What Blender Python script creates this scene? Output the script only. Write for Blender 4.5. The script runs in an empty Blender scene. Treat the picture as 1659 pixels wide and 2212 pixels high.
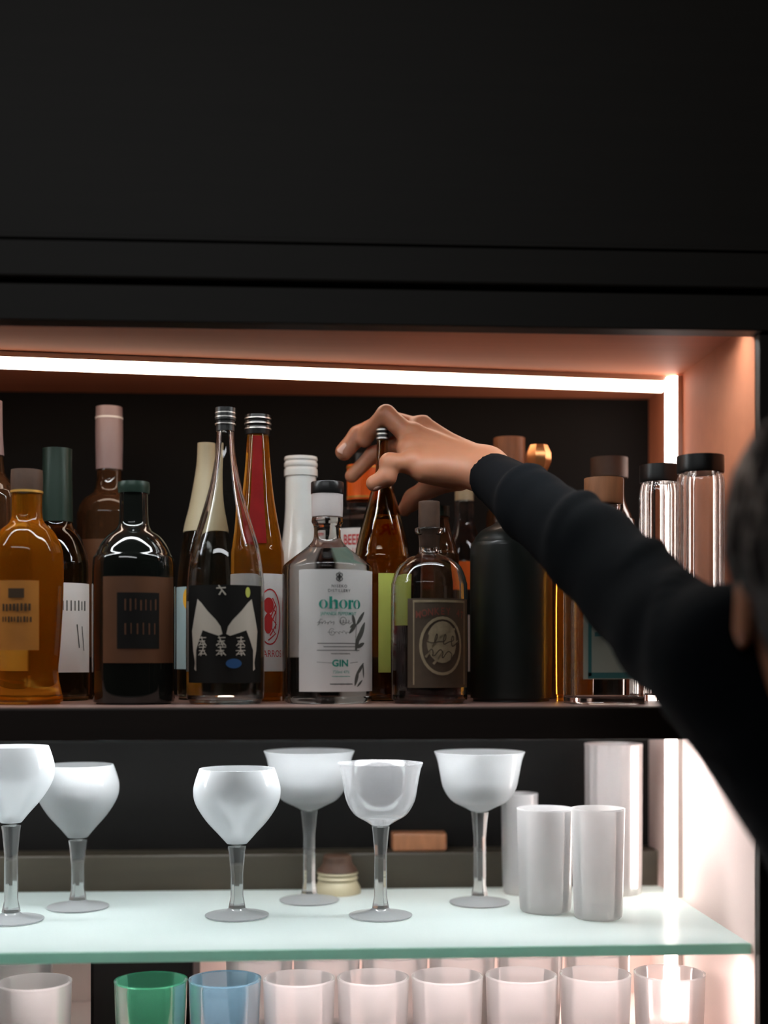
import bpy, bmesh, math, random
import numpy as np
from mathutils import Vector, Matrix
random.seed(7)
PI = math.pi
C = bpy.context.scene.collection

# ------------------------------------------------------------------ camera numbers
EYE, F, HY, YAW = 1.40, 2826.0, 1425.0, math.radians(3.4)
CA, SA = math.cos(YAW), math.sin(YAW)
def pix(px, py, Y):
    """world point at depth plane Y that the photograph shows at (px, py)"""
    u, v = (px - 829.5) / F, (HY - py) / F
    t = Y / (CA - SA * u)
    return Vector((t * (CA * u + SA), Y, EYE + t * v))
def scale_at(px, Y):
    u = (px - 829.5) / F
    return Y / (CA - SA * u) / F            # metres per pixel

# ------------------------------------------------------------------ places
Y_FRONT, Y_BACK = 1.25, 1.66
X_L, X_R = -0.95, 0.44
Z_CEIL, Z_LIP = 1.735, 1.7185
Z_SHELF, SHELF_T = 1.3545, 0.032
Z_GLASS = 1.119
Z_LOW = 0.975

# ------------------------------------------------------------------ materials
def mat(name, col, rough=.5, metal=0, trans=0, ior=1.45, emit=None, estr=0, coat=0, noise=0, nscale=30, sub=0, spec=None, alpha=None, stretch=None):
    m = bpy.data.materials.new(name); m.use_nodes = True
    nt = m.node_tree; p = nt.nodes['Principled BSDF']
    p.inputs['Base Color'].default_value = (*col, 1)
    p.inputs['Roughness'].default_value = rough
    p.inputs['Metallic'].default_value = metal
    p.inputs['Transmission Weight'].default_value = trans
    p.inputs['IOR'].default_value = ior
    p.inputs['Coat Weight'].default_value = coat
    p.inputs['Subsurface Weight'].default_value = sub
    if sub:
        p.inputs['Subsurface Radius'].default_value = (1, .35, .2); p.inputs['Subsurface Scale'].default_value = .004
    if spec is not None: p.inputs['Specular IOR Level'].default_value = spec
    if emit:
        p.inputs['Emission Color'].default_value = (*emit, 1); p.inputs['Emission Strength'].default_value = estr
    if noise:
        tc = nt.nodes.new('ShaderNodeTexCoord'); mp = nt.nodes.new('ShaderNodeMapping')
        n = nt.nodes.new('ShaderNodeTexNoise'); n.inputs['Scale'].default_value = nscale; n.inputs['Detail'].default_value = 5
        if stretch: mp.inputs['Scale'].default_value = stretch
        mx = nt.nodes.new('ShaderNodeMix'); mx.data_type = 'RGBA'
        mx.inputs['A'].default_value = (*[c * (1 - noise) for c in col], 1)
        mx.inputs['B'].default_value = (*[min(1, c * (1 + noise)) for c in col], 1)
        nt.links.new(tc.outputs['Object'], mp.inputs['Vector']); nt.links.new(mp.outputs['Vector'], n.inputs['Vector'])
        nt.links.new(n.outputs['Fac'], mx.inputs['Factor']); nt.links.new(mx.outputs['Result'], p.inputs['Base Color'])
    return m
def glassmix(name, col, rough, milk, milkcol, ior=1.45):
    """glass with diffuse colour mixed in, for frosting and for painted-in glow"""
    m = mat(name, col, rough, trans=1, ior=ior)
    nt = m.node_tree; p = nt.nodes['Principled BSDF']; out = nt.nodes['Material Output']
    t = nt.nodes.new('ShaderNodeBsdfTranslucent'); t.inputs['Color'].default_value = (*milkcol, 1)
    d = nt.nodes.new('ShaderNodeBsdfDiffuse'); d.inputs['Color'].default_value = (*milkcol, 1)
    a = nt.nodes.new('ShaderNodeMixShader'); a.inputs[0].default_value = .5
    b = nt.nodes.new('ShaderNodeMixShader'); b.inputs[0].default_value = milk
    nt.links.new(d.outputs[0], a.inputs[1]); nt.links.new(t.outputs[0], a.inputs[2])
    nt.links.new(p.outputs[0], b.inputs[1]); nt.links.new(a.outputs[0], b.inputs[2])
    nt.links.new(b.outputs[0], out.inputs['Surface'])
    return m
M = dict(
    panel=mat('dark_panel', (.0135, .0100, .0066), .6, noise=.25, nscale=8, stretch=(1, 1, 14)),
    board=mat('dark_walnut', (.030, .018, .0135), .5, noise=.35, nscale=6, stretch=(1, 14, 14)),
    copper=mat('copper_laminate', (.48, .175, .092), .65, spec=.15, noise=.12, nscale=5, stretch=(1, 8, 8)),
    shelftop=mat('pinkish_shelf_surface', (.34, .21, .18), .35, noise=.15, nscale=6, stretch=(1, 10, 10)),
    orangelab=mat('orange_print', (.50, .19, .03), .5, noise=.25, nscale=40),
    pink=mat('overlit_pink_laminate', (.78, .60, .55), .45, noise=.05, nscale=6),  # paler than the copper laminate: strong light painted into the colour
    back=mat('black_back', (.0035, .003, .0027), .55, noise=.2, nscale=12, spec=.12),
    rail=mat('olive_rail', (.032, .026, .016), .5, noise=.25, nscale=8, stretch=(1, 10, 10)),
    floor=mat('floor_tile', (.05, .045, .04), .5, noise=.2, nscale=4),
    alu=mat('aluminium', (.6, .58, .55), .35, metal=1),
    led=mat('led_diffuser_warm', (.9, .85, .8), .5, emit=(1, .78, .62), estr=7.5),
    ledv=mat('led_diffuser_side', (.9, .85, .85), .5, emit=(1, .84, .77), estr=9),
    ledc=mat('led_diffuser_cool', (.9, .9, .9), .5, emit=(.93, .98, 1), estr=36),
    ledb=mat('led_diffuser_white', (.9, .9, .9), .5, emit=(.95, .98, 1), estr=46),
    ledp=mat('added_led_pink', (.9, .9, .9), .5, emit=(1, .88, .86), estr=42),
    maroon=mat('dark_maroon_spirit', (.22, .07, .05), .03, trans=1, ior=1.36),
    clear=mat('clear_glass', (.97, .985, .98), .02, trans=1, ior=1.45),
    filled=mat('clear_spirit_glass', (.96, .975, .97), .015, trans=1, ior=1.37),
    amber=mat('amber_glass', (.62, .40, .15), .02, trans=1, ior=1.45),
    whisky=glassmix('whisky', (.82, .52, .07), .02, .06, (.6, .32, .03), 1.36),
    amberbody=glassmix('whisky_filled', (.86, .42, .05), .03, .22, (.72, .25, .015), 1.37),  # diffuse orange stands in for light glowing through the whiskey
    olive=mat('olive_glass', (.80, .80, .58), .03, trans=1, ior=1.4),
    brown=mat('brown_glass', (.16, .07, .03), .05, trans=.75, ior=1.45),
    dark=mat('near_black_glass', (.006, .007, .006), .06, coat=.5),
    stone=mat('dark_stoneware', (.010, .013, .011), .4, coat=.2, noise=.2, nscale=20),
    milk=mat('white_opaque_glass', (.80, .84, .82), .18, coat=.4),
    cream=mat('cream_capsule', (.42, .37, .24), .45),
    white=mat('white_paper', (.80, .78, .76), .6),
    pinkcap=mat('dusty_pink_foil', (.30, .215, .215), .3),
    greencap=mat('dark_green_foil', (.022, .040, .030), .3, metal=.2),
    black=mat('black_plastic', (.008, .008, .008), .3),
    ink=mat('black_ink', (.011, .010, .009), .75, spec=.2),
    grey=mat('grey_ink', (.10, .10, .09), .6),
    teal=mat('teal_ink', (.02, .33, .24), .5),
    red=mat('red_ink', (.55, .03, .03), .5),
    redfoil=mat('red_neck_paper', (.17, .003, .003), .6, spec=.15, noise=.25, nscale=60),
    brass=mat('thin_gold_line', (.75, .42, .10), .35, metal=.6),
    orange=mat('orange_cap', (.95, .17, .02), .35),
    lime=mat('lime_label', (.55, .60, .12), .55),
    cork=mat('brown_cork', (.06, .028, .015), .65, noise=.4, nscale=90),
    wood=mat('warm_wood_stopper', (.22, .085, .035), .5, noise=.35, nscale=30, stretch=(6, 6, 1)),
    copcap=mat('copper_stopper', (.62, .27, .10), .28, metal=.8),
    frost=mat('satin_stopper', (.72, .66, .64), .3, trans=.25),
    stamp=mat('brown_stamp', (.075, .050, .030), .6, noise=.35, nscale=70),
    stampl=mat('stamp_medallion', (.33, .26, .16), .6, noise=.45, nscale=90),
    stampr=mat('stamp_lettering', (.20, .05, .03), .6),
    tan=mat('tan_label', (.13, .052, .022), .5, noise=.2, nscale=40),
    brownlab=mat('brown_label_print', (.06, .03, .01), .6),
    sky=mat('pale_blue_label', (.36, .50, .52), .6),
    yellow=mat('yellow_label', (.80, .42, .03), .6),
    sage=mat('sage_label', (.55, .60, .50), .6),
    tealb=mat('teal_border', (.07, .25, .25), .55),
    lettering=mat('pale_lettering', (.62, .56, .47), .6),
    blue=mat('blue_print', (.02, .09, .25), .6),
    mint=mat('mint_band', (.45, .75, .66), .5),
    coupe=glassmix('coupe_glass', (.97, .985, .99), .05, .30, (.92, .95, .97)),  # diffuse white paints the bright glow into the clear bowls
    coupec=glassmix('see_through_coupe_glass', (.97, .98, .99), .04, .14, (.92, .93, .95)),
    stemg=glassmix('stem_glass', (.97, .985, .98), .05, .10, (.92, .95, .95)),
    tumb=glassmix('tumbler_glass', (.98, .97, .97), .06, .30, (.92, .88, .88)),
    hib=glassmix('highball_glass', (.98, .98, .98), .10, .45, (.94, .94, .94)),
    greeng=glassmix('green_tumbler', (.20, .62, .42), .05, .18, (.12, .42, .28)),
    blueg=glassmix('blue_tumbler', (.50, .70, .82), .05, .2, (.30, .50, .62)),
    plate=glassmix('frosted_glass_shelf', (.80, .95, .91), .25, .72, (.80, .91, .89)),
    edge=glassmix('green_glass_edge', (.62, .93, .82), .1, .6, (.66, .92, .82)),
    skin=mat('skin', (.42, .18, .10), .45, sub=.35, noise=.08, nscale=60),
    nail=mat('fingernail', (.72, .45, .36), .25),
    hair=mat('dark_hair', (.012, .009, .008), .5, noise=.5, nscale=120, stretch=(1, 1, .1)),
    knit=mat('navy_knit', (.0022, .0032, .0046), .95, spec=.1, noise=.35, nscale=160),
    trous=mat('black_trousers', (.012, .012, .014), .85, noise=.2, nscale=120),
    shoe=mat('black_leather', (.012, .011, .010), .4),
    eye=mat('eye_white', (.8, .78, .75), .2), iris=mat('dark_iris', (.03, .015, .01), .2),
    lip=mat('lips', (.45, .17, .14), .45),
)

# ------------------------------------------------------------------ object helpers
def mesh_obj(name, verts, faces, m, parent=None, smooth=True, loc=None):
    me = bpy.data.meshes.new(name); me.from_pydata([tuple(v) for v in verts], [], [tuple(f) for f in faces]); me.update()
    o = bpy.data.objects.new(name, me); C.objects.link(o)
    if m: me.materials.append(m)
    if smooth: me.polygons.foreach_set('use_smooth', [True] * len(me.polygons))
    if parent: o.parent = parent
    if loc is not None: o.location = loc
    return o
def bm_obj(name, bm, m, parent=None, smooth=False, loc=None, sharp=None):
    bmesh.ops.recalc_face_normals(bm, faces=bm.faces)
    me = bpy.data.meshes.new(name); bm.to_mesh(me); bm.free()
    o = bpy.data.objects.new(name, me); C.objects.link(o); me.materials.append(m)
    if smooth: me.polygons.foreach_set('use_smooth', [True] * len(me.polygons))
    if sharp: me.set_sharp_from_angle(angle=math.radians(sharp))
    if parent: o.parent = parent
    if loc is not None: o.location = loc
    return o
def add_box(bm, lo, hi, bev=0):
    r = bmesh.ops.create_cube(bm, size=1)
    lo, hi = Vector(lo), Vector(hi)
    for v in r['verts']:
        v.co = Vector((lo[i] + (v.co[i] + .5) * (hi[i] - lo[i]) for i in range(3)))
    if bev:
        es = list({e for v in r['verts'] for e in v.link_edges})
        bmesh.ops.bevel(bm, geom=es, offset=bev, segments=2, affect='EDGES', profile=.5)
def box(name, lo, hi, m, parent=None, bev=.001, **k):
    bm = bmesh.new(); add_box(bm, lo, hi, bev); return bm_obj(name, bm, m, parent, **k)
def thing(name, label, cat, loc, group=None):
    o = bpy.data.objects.new(name, None); C.objects.link(o); o.location = loc; o.empty_display_size = .02
    o['label'] = label; o['category'] = cat
    if group: o['group'] = group
    return o
def tag(o, label, cat, group=None):
    o['label'] = label; o['category'] = cat
    if group: o['group'] = group
    return o
def struct(o):
    o['kind'] = 'structure'; return o

# ------------------------------------------------------------------ lathe
def catmull(pts, n=5):
    """smooth a profile; a point given twice stays a sharp corner"""
    segs, cur = [], [pts[0]]
    for p in pts[1:]:
        if p == cur[-1]:
            segs.append(cur); cur = [p]
        else: cur.append(p)
    segs.append(cur)
    out = []
    for s in segs:
        if len(s) < 2: continue
        for i in range(len(s) - 1):
            p0 = s[max(i - 1, 0)]; p1 = s[i]; p2 = s[i + 1]; p3 = s[min(i + 2, len(s) - 1)]
            for k in range(n):
                t = k / n; q = []
                for c in range(2):
                    q.append(.5 * (2 * p1[c] + (p2[c] - p0[c]) * t + (2 * p0[c] - 5 * p1[c] + 4 * p2[c] - p3[c]) * t * t + (3 * p1[c] - p0[c] - 3 * p2[c] + p3[c]) * t ** 3))
                out.append((max(q[0], 0), q[1]))
        out.append(s[-1])
    return out
def lathe(name, prof, m, parent=None, seg=56, square=0, sharp=40, fx=1, fy=1, ribs=0, ribd=0, facets=0, flat_top=0, loc=None):
    """prof: (r, z) from one pole or open end to the other"""
    bm = bmesh.new(); rings = []
    if facets: seg = facets
    for r, z in prof:
        if r < 1e-6:
            rings.append([bm.verts.new((0, 0, z))]); continue
        ring = []
        for i in range(seg):
            a = 2 * PI * (i + (.5 if facets else 0)) / seg; c, s = math.cos(a), math.sin(a); k = 1
            if square:
                e = square; k = (abs(c) ** e + abs(s) ** e) ** (-1 / e)
            if ribs: k *= 1 + ribd * math.cos(ribs * a)
            ring.append(bm.verts.new((r * k * c * fx, r * k * s * fy, z)))
        rings.append(ring)
    for a, b in zip(rings, rings[1:]):
        if len(a) == 1 and len(b) == 1: continue
        for i in range(seg):
            j = (i + 1) % seg
            if len(a) == 1: bm.faces.new((a[0], b[i], b[j]))
            elif len(b) == 1: bm.faces.new((a[i], b[0], a[j]))
            else: bm.faces.new((a[i], b[i], b[j], a[j]))
    return bm_obj(name, bm, m, parent, smooth=True, sharp=(25 if facets else sharp), loc=loc)
def solid(prof):                      # close open ends with poles
    p = list(prof)
    if p[0][0] > 1e-6: p = [(0, p[0][1])] + p
    if p[-1][0] > 1e-6: p = p + [(0, p[-1][1])]
    return p
def shell(prof, t, floor=.004):
    """hollow glass: outer profile from mouth down to the base, then the inner wall back up"""
    outer = list(prof)
    zb = min(z for r, z in outer)
    inner = []
    for r, z in outer:
        if z < zb + floor + .002: continue
        inner.append((max(r - t, .001), z))
    inner = inner[::-1]
    lo = (inner[0][0], zb + floor)
    return [(0, zb + floor), (lo[0] * .9, zb + floor)] + [(inner[0][0], zb + floor + .002)] + inner + outer + ([(0, zb)] if outer[-1][0] > 1e-6 else [])

def fine(vs, fs, step=7):
    xs = [v[0] for v in vs]
    if max(xs) - min(xs) < 12: return vs, fs
    bm = bmesh.new(); bv = [bm.verts.new((x, y, 0)) for x, y in vs]
    for f in fs:
        try: bm.faces.new([bv[i] for i in f])
        except ValueError: pass
    bmesh.ops.triangulate(bm, faces=[f for f in bm.faces if len(f.verts) > 4])
    x = math.ceil(min(xs) / step) * step
    while x < max(xs):
        bmesh.ops.bisect_plane(bm, geom=bm.verts[:] + bm.edges[:] + bm.faces[:], plane_co=(x, 0, 0), plane_no=(1, 0, 0)); x += step
    bm.verts.index_update()
    out = [(v.co.x, v.co.y) for v in bm.verts], [[v.index for v in f.verts] for f in bm.faces]
    bm.free(); return out
class Bottle:
    def __init__(s, name, label, cx, Y, base=Z_SHELF, cat='bottle', group=None):
        s.cx, s.Y = cx, Y; s.s = scale_at(cx, Y); p = pix(cx, HY, Y); s.base = base
        base = s.base = base + .0003; s.root = thing(name, label, cat, (p.x, Y, base), group)
    def z(s, py): return max(EYE + (HY - py) * s.s - s.base, 0)
    def prof(s, pts, n=5, floor=True):
        q = [(hw * s.s, s.z(py)) for hw, py in pts]
        if floor: q[-1] = (q[-1][0], 0.0)
        q = [(r, z if i >= len(q) - 1 or z > 0 else .0005 * (len(q) - i)) for i, (r, z) in enumerate(q)]
        return catmull(q, n)
    def lathe(s, name, pts, m, parent=None, n=5, floor=False, **k):
        return lathe(name, solid(s.prof(pts, n, floor)), m, parent or s.root, **k)
    def band(s, name, hw, y0, y1, a0, a1, m, parent=None, off=.0004, seg=24, square=0):
        """a paper label on the round body between two angles (degrees, 0 faces the room)"""
        r = hw * s.s + off; z0, z1 = s.z(y1), s.z(y0); V, Fc = [], []
        for i in range(seg + 1):
            a = math.radians(a0 + (a1 - a0) * i / seg)
            V += [(r * math.sin(a), -r * math.cos(a), z0), (r * math.sin(a), -r * math.cos(a), z1)]
        for i in range(seg): Fc.append((2 * i, 2 * i + 2, 2 * i + 3, 2 * i + 1))
        return mesh_obj(name, V, Fc, m, parent or s.root)
    def wrap(s, name, shapes, hw, ang, py, m, parent, off=.0008, scale=None):
        """shapes: list of (verts2d, faces), in pixels about the label centre"""
        r = hw * s.s + off; V, Fc = [], []; a0 = math.radians(ang); zc = s.z(py); k = s.s if scale is None else scale
        for vs, fs in shapes:
            vs, fs = fine(vs, fs); b = len(V)
            for x, y in vs:
                a = a0 + x * k / r
                V.append((r * math.sin(a), -r * math.cos(a), zc + y * k))
            Fc += [[i + b for i in f] for f in fs]
        return mesh_obj(name, V, Fc, m, parent, smooth=False)

# ------------------------------------------------------------------ flat lettering shapes (pixels)
def txt(s, h, x=0, y=0, wide=1, bold=0, space=1):
    cu = bpy.data.curves.new('t', 'FONT'); cu.body = s; cu.size = 1; cu.align_x = 'CENTER'; cu.align_y = 'CENTER'
    cu.offset = bold; cu.space_character = space; cu.resolution_u = 3
    o = bpy.data.objects.new('t', cu); C.objects.link(o)
    dg = bpy.context.evaluated_depsgraph_get(); me = bpy.data.meshes.new_from_object(o.evaluated_get(dg))
    k = h / .72
    vs = [(v.co.x * k * wide + x, v.co.y * k + y) for v in me.vertices]; fs = [list(p.vertices) for p in me.polygons]
    bpy.data.objects.remove(o); bpy.data.curves.remove(cu); bpy.data.meshes.remove(me)
    return (vs, fs)
def stroke(pts, w):
    vs, fs = [], []; n = len(pts)
    for i, (x, y) in enumerate(pts):
        a = pts[max(i - 1, 0)]; b = pts[min(i + 1, n - 1)]
        dx, dy = b[0] - a[0], b[1] - a[1]; l = math.hypot(dx, dy) or 1
        ww = (w[i] if isinstance(w, (list, tuple)) else w) / 2
        vs += [(x - dy / l * ww, y + dx / l * ww), (x + dy / l * ww, y - dx / l * ww)]
    for i in range(n - 1): fs.append([2 * i, 2 * i + 1, 2 * i + 3, 2 * i + 2])
    return (vs, fs)
def ell(x, y, a, b, n=28, a0=0, a1=360): return [(x + a * math.cos(math.radians(a0 + (a1 - a0) * i / n)), y + b * math.sin(math.radians(a0 + (a1 - a0) * i / n))) for i in range(n + 1)]
def ringshape(x, y, a, b, ai, bi, n=28):
    o, i = ell(x, y, a, b, n), ell(x, y, ai, bi, n)
    return (o + i, [[k, k + 1, n + 1 + k + 1, n + 1 + k] for k in range(n)])
def disc(x, y, a, b, n=24):
    return (ell(x, y, a, b, n)[:-1], [list(range(n))])
def rect(x0, y0, x1, y1): return ([(x0, y0), (x1, y0), (x1, y1), (x0, y1)], [[0, 1, 2, 3]])
def leaf(x0, y0, x1, y1, w):
    n = 8; pts = [(x0 + (x1 - x0) * i / n, y0 + (y1 - y0) * i / n) for i in range(n + 1)]
    return stroke(pts, [w * math.sin(PI * min(i / n * .92 + .04, 1)) ** .8 for i in range(n + 1)])
def scribble(x0, x1, y, amp, w, n=60, f=9, seed=1):
    rnd = random.Random(seed); ph = rnd.random() * 6
    return stroke([(x0 + (x1 - x0) * i / n + amp * .5 * math.sin(f * 6.28 * i / n + ph), y + amp * math.sin(f * 6.28 * i / n) * (.6 + .5 * math.sin(i * .37 + ph))) for i in range(n + 1)], w)
def bars(x0, x1, y, h, n, w, seed=1):
    rnd = random.Random(seed); st = (x1 - x0) / n
    return [rect(x0 + st * i, y - h / 2 * rnd.uniform(.75, 1), x0 + st * i + w * rnd.uniform(.7, 1.2), y + h / 2 * rnd.uniform(.75, 1)) for i in range(n)]

# ------------------------------------------------------------------ the setting
struct(box('floor', (-2.2, -2.0, -.05), (2.2, 2.0, 0), M['floor'], bev=0))
struct(box('wall_back', (X_L - .02, Y_BACK, 0), (X_R + .02, Y_BACK + .03, Z_CEIL + .03), M['back'], bev=0))
struct(box('ceiling', (X_L, Y_FRONT + .018, Z_CEIL), (X_R, Y_BACK, Z_CEIL + .02), M['copper'], bev=0))
struct(box('wall_right', (X_R, Y_FRONT + .012, Z_SHELF - SHELF_T), (X_R + .02, Y_BACK, Z_CEIL + .02), M['copper'], bev=0))
struct(box('wall_right_low', (X_R, Y_FRONT + .012, 0), (X_R + .02, Y_BACK, Z_SHELF - SHELF_T), M['pink'], bev=0))  # side wall's laminate again, its overexposure painted in as pale pink
struct(box('wall_left', (X_L - .02, Y_FRONT + .012, 0), (X_L, Y_BACK, Z_CEIL + .02), M['copper'], bev=0))
struct(box('wall_front_upper', (-1.6, 1.235, 1.757), (1.6, 1.30, 2.9), M['panel'], bev=.002))
struct(box('trim_1', (-1.6, 1.243, Z_LIP), (1.6, 1.268, 1.753), M['panel'], bev=.001))
struct(box('trim_2', (-1.6, 1.231, 1.792), (1.6, 1.2345, 1.796), M['panel'], bev=.0005))
struct(box('wall_front_right', (X_R + .0005, Y_FRONT, 0), (1.6, Y_FRONT + .03, Z_LIP), M['panel'], bev=.001))
struct(box('wall_front_left', (-1.6, Y_FRONT, 0), (X_L, Y_FRONT + .03, Z_LIP), M['panel'], bev=.001))
struct(box('trim_3', (X_L, 1.615, Z_GLASS - .03), (X_R, Y_BACK, Z_GLASS + .042), M['rail'], bev=.002))
struct(box('wall_back_low', (X_L, Y_BACK - .012, Z_LOW), (X_R, Y_BACK, Z_GLASS - .03), M['pink'], bev=0))

# the bottle shelf: a board with a deeper front edge
t = thing('bottle_shelf', 'dark wooden shelf board carrying the row of bottles', 'shelf', (0, Y_FRONT, Z_SHELF - SHELF_T))
box('board', (X_L, .016, .012), (X_R, Y_BACK - Y_FRONT, SHELF_T), M['shelftop'], t, bev=.0008)['label'] = 'pale pinkish shelf surface'
box('front_edge', (X_L, 0, 0), (X_R, .0155, SHELF_T), M['board'], t, bev=.0015)
# frosted glass shelf with its green polished edge
t = thing('glass_shelf', 'frosted pale green glass shelf carrying the stemmed glasses', 'shelf', (0, 1.27, Z_GLASS - .010))
box('pane', (X_L, .004, 0), (X_R - .001, .334, .010), M['plate'], t, bev=.0008)
box('polished_edge', (X_L, -.001, -.0003), (X_R - .001, .0036, .0103), M['edge'], t, bev=.001)['label'] = 'green polished front edge'
t = thing('base_cabinet', 'pale pink bottom cabinet whose top holds the tumblers', 'cabinet', (0, Y_FRONT, 0))
box('cabinet_top', (X_L, .005, Z_LOW - .025), (X_R, Y_BACK - Y_FRONT - .012, Z_LOW), M['pink'], t, bev=.001)
for i in range(3):
    w = (X_R - X_L) / 3
    d = box('door', (X_L + w * i + .003, 0, .08), (X_L + w * (i + 1) - .003, .02, Z_LOW - .03), M['panel'], t, bev=.002)
    box('handle', (X_L + w * i + .05, -.018, .8), (X_L + w * i + .062, -.001, .9), M['alu'], d, bev=.002)
box('plinth', (X_L, .04, 0), (X_R, .06, .08), M['panel'], t)

# ------------------------------------------------------------------ LED strips
def led(name, label, a, b, w, h, m, up, flat=False):
    """a channel with a domed diffuser running from a to b; 'up' points away from the surface it is screwed to"""
    a, b, up = Vector(a), Vector(b), Vector(up).normalized(); ax = (b - a).normalized(); sd = ax.cross(up).normalized()
    t = thing(name, label, 'light strip', a)
    def sweep(nm, sec, mm):
        V, Fc = [], []; n = len(sec)
        for p in (a, b):
            for x, y in sec: V.append(p - a + sd * x + up * y)
        for i in range(n): Fc.append((i, (i + 1) % n, n + (i + 1) % n, n + i))
        Fc += [tuple(range(n))[::-1], tuple(range(n, 2 * n))]
        o = mesh_obj(nm, V, Fc, mm, t, smooth=False); return o
    if flat:                                # diffuser sunk between the walls of its channel
        q = w / 2 + .0015
        sweep('channel', [(-q, 0), (q, 0), (q, h), (w / 2, h), (w / 2, .0012), (-w / 2, .0012), (-w / 2, h), (-q, h)], M['alu'])
        sweep('diffuser', [(-w / 2 + .0002, .0014), (w / 2 - .0002, .0014), (w / 2 - .0002, h * .5), (-w / 2 + .0002, h * .5)], m)
        return t
    sweep('channel', [(-w / 2 - .001, 0), (w / 2 + .001, 0), (w / 2 + .001, h * .35), (-w / 2 - .001, h * .35)], M['alu'])
    sec = [(w / 2 * math.cos(PI * i / 10), h * .36 + h * .64 * math.sin(PI * i / 10)) for i in range(11)]
    sweep('diffuser', sec, m)
    return t
pl, pr = pix(-260, 760, 1.42), pix(1415, 830, 1.535)
led('light_strip', 'long glowing warm strip across the copper niche ceiling', (-.50, 1.435, Z_CEIL), (.4225, 1.535, Z_CEIL), .024, .017, M['led'], (0, 0, -1))
led('light_strip', 'glowing vertical strip on the copper wall beside the dark-capped bottles', (X_R, 1.525, Z_SHELF + .002), (X_R, 1.525, Z_CEIL - .002), .028, .016, M['ledv'], (-1, 0, 0))
led('light_strip', 'glowing vertical strip on the pink wall right of the stemmed glasses', (X_R, 1.525, Z_GLASS + .002), (X_R, 1.525, Z_SHELF - SHELF_T), .028, .016, M['ledv'], (-1, 0, 0))
led('light_strip', 'cool strip tucked under the dark fascia above the bottles', (-.80, 1.285, Z_CEIL), (.42, 1.285, Z_CEIL), .020, .006, M['ledc'], (0, 0, -1), True)
led('light_strip', 'cool strip tucked under the bottle shelf above the stemmed glasses', (-.80, 1.43, Z_SHELF - SHELF_T + .0119), (.42, 1.43, Z_SHELF - SHELF_T + .0119), .036, .008, M['ledb'], (0, 0, -1))
led('light_strip', 'added pale strip tucked under the glass shelf above the tumblers', (-.10, 1.6082, Z_GLASS - .0102), (.42, 1.6082, Z_GLASS - .0102), .012, .007, M['ledp'], (0, 0, -1))  # hidden strip put in to brighten the right of the bottom bay

led('light_strip', 'glowing vertical strip on the pink wall beside the bottom-shelf tumblers', (X_R, 1.525, Z_LOW + .002), (X_R, 1.525, Z_GLASS - .011), .028, .016, M['ledv'], (-1, 0, 0))
led('light_strip', 'added pale strip under the green front edge of the glass shelf', (-.30, 1.288, Z_GLASS - .0102), (.42, 1.288, Z_GLASS - .0102), .022, .0028, M['ledp'], (0, 0, -1))  # extra strip kept out of view, added to whiten the tumblers
# ------------------------------------------------------------------ bottles
# 1 cut by the left edge
b = Bottle('bottle', 'pale-necked bottle cut off by the left edge of the photo', -24, 1.47)
b.lathe('body', [(30, 985), (32, 1010), (38, 1030), (60, 1060), (68, 1110), (68, 1500), (66, 1510), (66, 1510)], M['brown'], floor=True)
b.lathe('capsule', [(27, 868), (28, 866), (28, 866), (29, 930), (32, 984), (32, 984)], M['pinkcap'])
# 2 amber whiskey
b = Bottle('whiskey_bottle', 'amber whiskey bottle with a wavy foot, brown cap and black print, far left', 58, 1.36)
b.lathe('body', [(30, 1066), (32, 1070), (32, 1110), (38, 1130), (58, 1150), (74, 1185), (77, 1230), (76, 1300), (70, 1400), (66, 1450), (72, 1490), (76, 1512), (70, 1524), (70, 1524)], M['amberbody'], floor=True, ribs=10, ribd=.012)
c = b.lathe('cap', [(31, 1018), (33, 1016), (33, 1016), (34, 1040), (33, 1066), (33, 1066)], M['cork'])
lathe('cap_ring', solid([(34.5 * b.s, b.z(1066)), (34.5 * b.s, b.z(1061))]), M['brass'], c)
lb = b.band('label', 78.5, 1258, 1405, -34, 30, M['orangelab'])
b.wrap('lettering', bars(-34, 30, 30, 18, 8, 5, 3) + bars(-34, 32, 5, 13, 10, 4, 4) + [rect(-20, 50, 14, 70)], 78.5, -2, 1345, M['brownlab'], lb)
# 3 green neck, white label
b = Bottle('wine_bottle', 'bottle with dark green neck foil and white label behind the amber whiskey', 124, 1.48)
b.lathe('body', [(28, 1120), (30, 1124), (34, 1138), (52, 1165), (66, 1210), (68, 1250), (68, 1480), (66, 1500), (66, 1500)], M['amber'], floor=True)
b.lathe('neck_foil', [(29, 972), (31, 970), (31, 970), (31, 1000), (32, 1060), (33, 1128), (33, 1128)], M['greencap'])
lb = b.band('label', 68.3, 1262, 1452, -60, 85, M['white'])
b.wrap('lettering', bars(-24, 40, 40, 24, 7, 4, 9) + [stroke([(10, 0), (16, -50)], 3), stroke([(24, -4), (30, -56)], 2.5)], 68.3, 38, 1350, M['grey'], lb)
# 4 pink cap
b = Bottle('whiskey_bottle', 'tall bottle with a dusty pink foil cap behind the black bottle', 236, 1.545)
b.lathe('body', [(24, 1010), (26, 1016), (27, 1040), (34, 1064), (54, 1080), (66, 1106), (69, 1150), (69, 1480), (67, 1500), (67, 1500)], M['brown'], floor=True)
c = b.lathe('cap', [(26, 882), (28, 880), (28, 880), (29, 920), (29, 960), (28, 1015), (28, 1015)], M['pinkcap'])
lathe('cap_ring', solid([(29.6 * b.s, b.z(906)), (29.6 * b.s, b.z(902))]), M['white'], c)
b.band('label', 69.4, 1170, 1420, -50, 50, M['tan'])
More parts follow.
